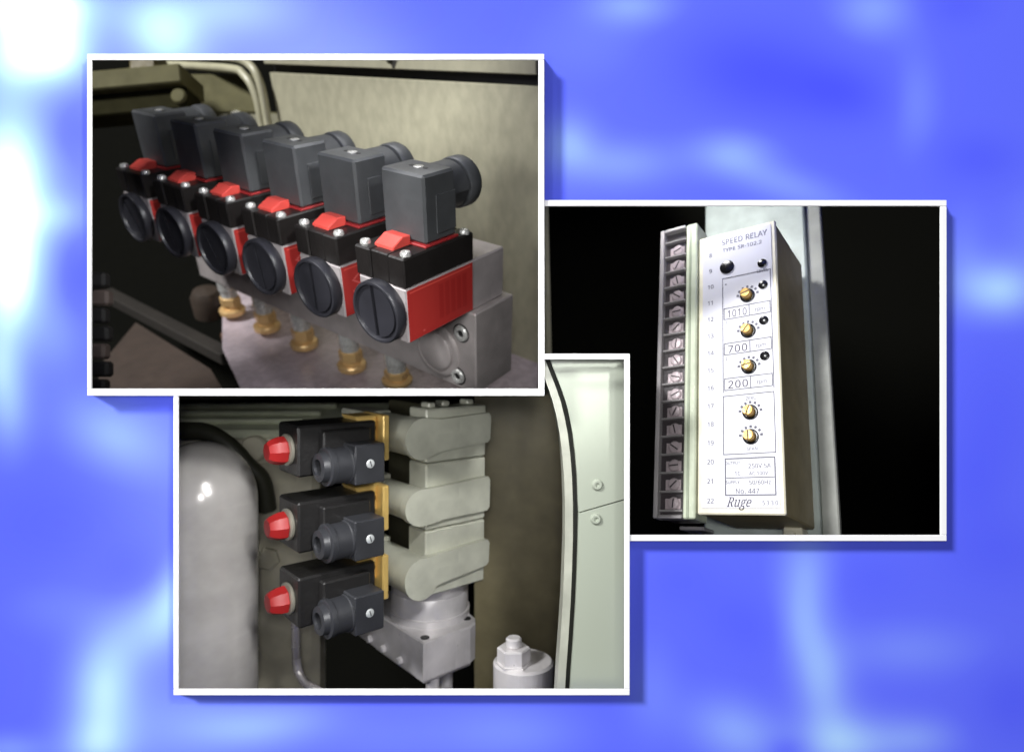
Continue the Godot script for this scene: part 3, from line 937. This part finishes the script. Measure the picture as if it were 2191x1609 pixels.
# ------------------------------------------------------------------ case 3: three solenoids on a valve stack
func solenoid_case() -> void:
	var R := Basis(Vector3(0.75065008, 0.02456112, -0.6602433), Vector3(0.01486091, 0.99842832, 0.05403745), Vector3(0.66053283, -0.05037503, 0.74910529))
	var X := Transform3D(R.orthonormalized(), Vector3(-0.36463953, -0.16218825, -0.11979482))
	var s := 0.1806
	var blk := mat("coil_black", col(34, 33, 33), 0.45)
	var plug := mat("plug_grey", col(54, 55, 59), 0.42, 0.0, "grain", 0.2)
	var hole := mat("hole_black", col(16, 16, 17), 0.6)
	var red := mat("cap_red", col(186, 42, 42), 0.5, 0.0, "grain", 0.15)
	var nut := mat("dull_steel", col(170, 166, 152), 0.4, 0.3)
	var white := mat("white_screw", col(232, 236, 236), 0.35, 0.3)
	var brass := mat("brass_plate", col(246, 208, 124), 0.4, 0.3)
	var cast := mat("cast_grey", col(206, 207, 190), 0.42, 0.05, "grain", 0.15)
	var steel := mat("machined_steel", col(226, 222, 222), 0.33, 0.3, "brushed", 0.4)
	var khaki := mat("case_khaki", col(206, 200, 178), 0.42, 0.0, "hammer", 0.1)
	var where := ["top", "middle", "bottom"]
	for i in 3:
		var lx := X * Transform3D(Basis.IDENTITY, Vector3(0, -s * i, 0))
		var v := thing("solenoid", "black solenoid with red cap and grey cable plug, %s of the three" % where[i], "solenoid", lx, "three black solenoids with red caps")
		var st := mb()
		box(st, Vector3(-0.100, -0.078, -0.205), Vector3(0.105, 0.043, -0.088), 0.005)
		var coil := obj("coil", st, blk, v)
		st = mb()
		box(st, Vector3(-0.05, -0.068, -0.0885), Vector3(0.075, 0.030, -0.060), 0.004)
		obj("terminal_base", st, blk, coil)
		st = mb()
		lathe(st, axis_xf(Vector3(-0.0995, -0.018, -0.142), Vector3.LEFT), [[0, 0], [0.036, 0], [0.038, 0.003], [0.038, 0.008], [0.032, 0.011], [0, 0.011]], 28)
		var nt := obj("hex_nut", st, nut, v)
		st = mb()
		lathe(st, axis_xf(Vector3(-0.110, -0.019, -0.142), Vector3.LEFT), [[0, 0], [0.032, 0], [0.034, 0.003], [0.033, 0.018], [0.027, 0.036], [0.021, 0.043], [0, 0.044]], 8, 0.2, false)
		obj("red_cap", st, red, nt)
		# plug: box and cable gland
		st = mb()
		box(st, Vector3(0.0, -0.0946, -0.062), Vector3(0.0793, 0.0, 0.0), 0.003)
		var pb := obj("plug_box", st, plug, v)
		st = mb()
		lathe(st, axis_xf(Vector3(0.0396, -0.0465, -0.001), Vector3.BACK), [[0, 0], [0.0105, 0], [0.0105, 0.002], [0.008, 0.0035], [0, 0.0035]], 20)
		var ps := obj("plug_screw", st, white, pb)
		st = mb()
		box(st, Vector3(-0.0012, -0.007, 0.0026), Vector3(0.0012, 0.007, 0.0034), 0.0, Transform3D(Basis(Vector3.BACK, 0.3), Vector3(0.0396, -0.0465, 0)))
		obj("screw_slot", st, plug, ps)
		st = mb()
		lathe(st, axis_xf(Vector3(0.001, -0.050, -0.043), Vector3.LEFT), [[0, 0], [0.046, 0], [0.046, 0.004], [0.043, 0.006], [0.042, 0.043], [0.0455, 0.045], [0.0455, 0.056], [0.042, 0.058], [0.036, 0.058], [0.033, 0.072], [0.020, 0.074], [0.019, 0.060], [0, 0.060]], 36)
		obj("cable_gland", st, plug, v)
		st = mb()
		lathe(st, axis_xf(Vector3(-0.0592, -0.050, -0.043), Vector3.LEFT), [[0, 0], [0.0185, 0], [0.0185, 0.001], [0, 0.001]], 24)
		obj("gland_mouth", st, hole, v)
		# valve casting behind
		var c := thing("valve_block", "pale grey cast valve block with a rounded cover, %s one of the stack" % where[i], "valve block", lx, "pale grey cast valve blocks")
		st = mb()
		box(st, Vector3(0.238, -0.078, -0.145), Vector3(0.4405, 0.0995 if i > 0 else 0.066, -0.060), 0.004)
		obj("body", st, cast, c)
		st = mb()
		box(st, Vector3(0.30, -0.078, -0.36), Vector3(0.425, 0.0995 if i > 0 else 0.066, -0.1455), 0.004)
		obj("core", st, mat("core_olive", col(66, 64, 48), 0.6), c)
		st = mb()
		box(st, Vector3(0.15, -0.070, -0.37), Vector3(0.2375, 0.048, -0.235), 0.004)
		obj("flange", st, cast, c)
		var lobe: Array = [[-0.009, 0.055, -0.050, -0.037], [-0.009, 0.049, -0.0545, -0.0505], [-0.018, 0.056, -0.046, -0.028]][i]   # how each cover is cast: lobe centre and half height, arm underside left and right
		var pg := PackedVector2Array()
		for k in 15:
			var a := deg_to_rad(76.0 + (226.0 if i != 1 else 206.0) * k / 14.0)
			pg.append(Vector2(0.217 + 0.0545 * cos(a), lobe[0] + lobe[1] * sin(a)))
		pg.append_array(PackedVector2Array([Vector2(0.262, lobe[2]), Vector2(0.285, lobe[2] + 0.004), Vector2(0.432, lobe[3]), Vector2(0.441, lobe[3] + 0.009), Vector2(0.443, 0.036), Vector2(0.436, 0.046), Vector2(0.275, 0.039)]))
		st = mb()
		prism(st, Transform3D.IDENTITY, pg, -0.0655, -0.041, 0.003, true)
		obj("cover", st, cast, c)
		st = mb()
		cyl(st, Vector3(0.219, lobe[0], -0.0615), Vector3.FORWARD, lobe[1] - 0.003, 0.175, 0.002, 40)
		obj("boss", st, cast, c)
		for l in [Vector3(0.27, 0.066, -0.10), Vector3(0.33, 0.066, -0.12), Vector3(0.415, 0.066, -0.12)]:
			if i == 0:
				st = mb()
				box(st, l - Vector3(0.012, 0.001, 0.02), l + Vector3(0.012, 0.014, 0.02), 0.004)
				obj("lug", st, cast, c)
		st = mb()
		box(st, Vector3(0.118, -0.060, -0.185), Vector3(0.136, 0.056, -0.075), 0.003)
		var bp := obj("brass_plate", st, brass, c)
		st = mb()
		prism(st, Transform3D.IDENTITY, PackedVector2Array([Vector2(0.056, 0.054), Vector2(0.1175, 0.054), Vector2(0.1175, -0.012), Vector2(0.10, -0.004), Vector2(0.076, 0.022)]), -0.18, -0.105, 0.004)
		obj("brass_lug", st, brass, bp)
		st = mb()
		lathe(st, axis_xf(Vector3(0.100, 0.022, -0.1055), Vector3.BACK), [[0.0, 0.002], [0.0085, 0.002], [0.0105, 0.004], [0.0125, 0.003], [0.0125, 0.0]], 20)
		obj("brass_eye", st, mat("brass_dark", col(90, 60, 22), 0.5, 0.5), bp)
	# tube and clamp under the stack
	var f := thing("clamp_flange", "bright machined steel flange block with bolt holes under the valve stack", "flange", X)
	var st2 := mb()
	var fo := PackedVector2Array([Vector2(0.226, 0.05), Vector2(0.385, 0.05), Vector2(0.412, 0.062), Vector2(0.432, 0.088), Vector2(0.438, 0.12), Vector2(0.438, 0.42), Vector2(0.226, 0.42)])
	prism(st2, Transform3D(Basis(Vector3.RIGHT, Vector3(0, 0, -1), Vector3.UP), Vector3.ZERO), fo, -0.662, -0.556, 0.004)
	obj("block", st2, steel, f)
	st2 = mb()
	box(st2, Vector3(0.242, -0.684, -0.33), Vector3(0.405, -0.663, -0.07), 0.004)
	obj("lower_plate", st2, steel, f)
	for b in [Vector3(0.247, -0.5565, -0.073), Vector3(0.408, -0.5565, -0.098), Vector3(0.247, -0.5565, -0.33)]:
		st2 = mb()
		cyl(st2, b, Vector3.UP, 0.0125, 0.0022, 0.0005, 18)
		obj("bolt_hole", st2, hole, f)
	for b in [-0.16, -0.25, -0.33]:
		st2 = mb()
		lathe(st2, axis_xf(Vector3(0.2265, -0.645, b), Vector3.LEFT), [[0, 0], [0.011, 0], [0.011, 0.010], [0.008, 0.013], [0, 0.013]], 6, 0.2, false)
		obj("side_bolt", st2, steel, f)
	for b in [Vector3(0.285, -0.684, -0.09), Vector3(0.36, -0.684, -0.13)]:
		st2 = mb()
		cyl(st2, b, Vector3.DOWN, 0.019, 0.12, 0.003, 20)
		obj("bolt_shank", st2, steel, f)
	st2 = mb()
	lathe(st2, axis_xf(Vector3(0.352, -0.557, -0.205), Vector3.UP), [[0, 0], [0.118, 0], [0.118, 0.02], [0.113, 0.022], [0.113, 0.075], [0.1118, 0.077], [0.113, 0.079], [0.113, 0.118]], 48)
	tag(obj("spool_tube", st2, steel, null, X), "bright round steel tube between the valve stack and the flange block", "tube")
	# tank
	var tp := mat("tank_paint", col(198, 194, 190), 0.22, 0.15, "grain", 0.05)
	st2 = mb()
	var pr := [[0.0, -1.2], [0.14, -1.2], [0.14, -0.16]]
	for k in range(1, 13):
		var a := PI / 2 * k / 12.0
		pr.append([0.14 * cos(a), -0.16 + 0.16 * sin(a)])
	lathe(st2, axis_xf(Vector3(-0.822, -0.172, -0.33), Vector3.UP), pr, 56)
	var tk := obj("accumulator_tank", st2, tp)
	tag(tk, "grey painted cylinder tank with a domed top at the left edge", "tank")
	lettering("stencil_mark", "Z", 0.022, Vector3(-0.748, -0.83, -0.2095), mat("stencil", col(96, 88, 92), 0.7, 0.0, "", 0.0, ""), tk)
	# machine body behind
	var wb := thing("machine_casting", "khaki painted machine casting with a ribbed top behind the tank and solenoids", "machine casting")
	st2 = mb()
	box(st2, Vector3(-1.35, -1.4, -0.72), Vector3(-0.60, -0.175, -0.62), 0.02)
	obj("side_wall", st2, khaki, wb)
	st2 = mb()
	var topx := Transform3D(Basis(Vector3.RIGHT, 0.24), Vector3(0, -0.168, -0.60))
	box(st2, Vector3(-1.35, -0.03, -0.31), Vector3(-0.42, 0.0, 0.0), 0.008, topx)
	obj("top_plate", st2, mat("top_khaki", col(214, 218, 192), 0.38, 0.0, "hammer", 0.2), wb)
	for k in 3:
		st2 = mb()
		box(st2, Vector3(-1.30 + 0.07 * k, 0.0, -0.26 + 0.085 * k), Vector3(-0.60 - 0.03 * k, 0.016, -0.235 + 0.085 * k), 0.006, topx)
		obj("rib", st2, mats["top_khaki"], wb)
	st2 = mb()
	lathe(st2, axis_xf(Vector3(-0.788, -0.222, -0.622), Vector3(0.1, 0.05, 1)), [[0, 0], [0.052, 0], [0.052, 0.012], [0.04, 0.016], [0.04, 0.045], [0.034, 0.052], [0, 0.052]], 24)
	obj("bolt_boss", st2, khaki, wb)
	st2 = mb()
	lathe(st2, axis_xf(px(575, 1195, -0.617), Vector3.BACK), [[0, 0], [0.036, 0], [0.036, 0.012], [0.030, 0.018], [0, 0.018]], 6, 0.3, false)
	obj("bolt_head", st2, khaki, wb)
	st2 = mb()
	tube(st2, smooth_path([px(300, 925, -0.5), px(385, 922, -0.5), px(440, 925, -0.5), px(490, 955, -0.5), px(528, 995, -0.51), px(560, 1030, -0.53), px(572, 1090, -0.55)], 8), 0.026)
	tag(obj("rubber_hose", st2, mat("hose_dark", col(58, 58, 46), 0.55)), "dark olive hose curving over the domed tank", "hose")
	st2 = mb()
	tube(st2, smooth_path([px(628, 1290, -0.4), px(632, 1340, -0.4), px(635, 1420, -0.4), px(648, 1455, -0.39), px(680, 1478, -0.38), px(730, 1510, -0.38)], 8), 0.0115)
	tag(obj("bent_pipe", st2, mat("pipe_bright", col(206, 200, 198), 0.3, 0.4)), "thin pale pipe bending to the right below the bottom solenoid", "pipe")
	# dark inner wall and curved cover at the right
	st2 = mb()
	prism(st2, Transform3D.IDENTITY, px2([[1015, 848], [1162, 848], [1162, 768], [1300, 768], [1300, 1620], [1015, 1620]], -0.85), -0.86, -0.85, 0.0)
	tag(obj("inner_wall", st2, mat("inner_wall_paint", col(150, 140, 106), 0.5, 0.0, "grain", 0.1)), "olive brown inner cabinet wall between the valve stack and the curved cover edge", "wall")
	var edge := [[1166, 768], [1178, 800], [1190, 830], [1200, 860], [1208, 892], [1215, 930], [1220, 970], [1224, 1020], [1226, 1080], [1226, 1150], [1224, 1220], [1221, 1290], [1216, 1370], [1211, 1440], [1206, 1530]]
	var lip := []
	var gas := []
	var pan := []
	for e in edge:
		lip.append([e[0], e[1]])
		gas.append([e[0], e[1]])
		pan.append([e[0] + 11.0, e[1]])
	var rev := edge.duplicate()
	rev.reverse()
	for e in rev:
		lip.append([maxf(e[0] - 17.0, 1162.5 if e[1] < 850 else 0.0), e[1]])
		gas.append([e[0] + 11.5, e[1]])
	st2 = mb()
	prism(st2, Transform3D.IDENTITY, px2(lip, -0.045), -0.12, -0.045, 0.0, true)
	tag(obj("cover_lip", st2, mat("lip_paint", col(188, 190, 176), 0.35)), "pale curved metal lip along the edge of the cover", "trim")
	st2 = mb()
	prism(st2, Transform3D.IDENTITY, px2(gas, -0.052), -0.09, -0.052, 0.0, true)
	tag(obj("door_gasket", st2, mat("gasket_black", col(30, 32, 22), 0.7)), "black curved rubber gasket between the lip and the cover", "gasket")
	var cp := mat("cover_paint", col(166, 173, 158), 0.36, 0.0, "hammer", 0.03, "")
	var cover := thing("machine_cover", "pale green grey sheet cover with two screws at the right edge", "cover")
	var up := []
	var low := []
	var seam := 1097.0
	for q in pan:
		if q[1] < seam:
			up.append(q)
		else:
			low.append(q)
	up.append([1238, seam - 1.0])
	up.append([1339.5, 1066.5])
	up.append([1339.5, 768])
	low.push_front([1238, seam + 1.5])
	low.append([1339.5, 1530])
	low.append([1339.5, 1069.5])
	for q in [["upper_sheet", up], ["lower_sheet", low]]:
		st2 = mb()
		prism(st2, Transform3D.IDENTITY, px2(q[1], -0.03), -0.045, -0.03, 0.002)
		obj(q[0], st2, cp, cover)
	st2 = mb()
	prism(st2, Transform3D.IDENTITY, px2([[1240, 1080], [1339, 1050], [1339, 1090], [1240, 1120]], -0.046), -0.049, -0.0465, 0.0)
	obj("seam_backing", st2, mats["gasket_black"], cover)
	for q in [[1278, 1037], [1275, 1110]]:
		st2 = mb()
		lathe(st2, axis_xf(px(q[0], q[1], -0.0305), Vector3.BACK), [[0, 0], [0.0125, 0], [0.0125, 0.003], [0.009, 0.007], [0.005, 0.007], [0.004, 0.003], [0, 0.003]], 22)
		obj("cover_screw", st2, cp, cover)
	# post with nut
	var post := thing("clamp_post", "machined steel post with a hex nut on top, lower right corner", "post")
	var pc := px(1120, 1412, -0.35)
	st2 = mb()
	lathe(st2, axis_xf(pc, Vector3.UP), [[0, -0.4], [0.081, -0.4], [0.081, -0.006], [0.075, 0.0], [0, 0.0]], 40)
	obj("column", st2, steel, post)
	st2 = mb()
	var nc := pc + Vector3(-0.026, 0, 0.02)
	lathe(st2, axis_xf(nc, Vector3.UP), [[0, 0], [0.050, 0], [0.050, 0.004], [0.044, 0.005], [0.044, 0.040], [0.040, 0.044], [0, 0.044]], 6, 0.35, false)
	obj("hex_nut", st2, steel, post)
	st2 = mb()
	cyl(st2, nc + Vector3(0, 0.043, 0), Vector3.UP, 0.021, 0.026, 0.004, 22)
	obj("bolt_tip", st2, steel, post)
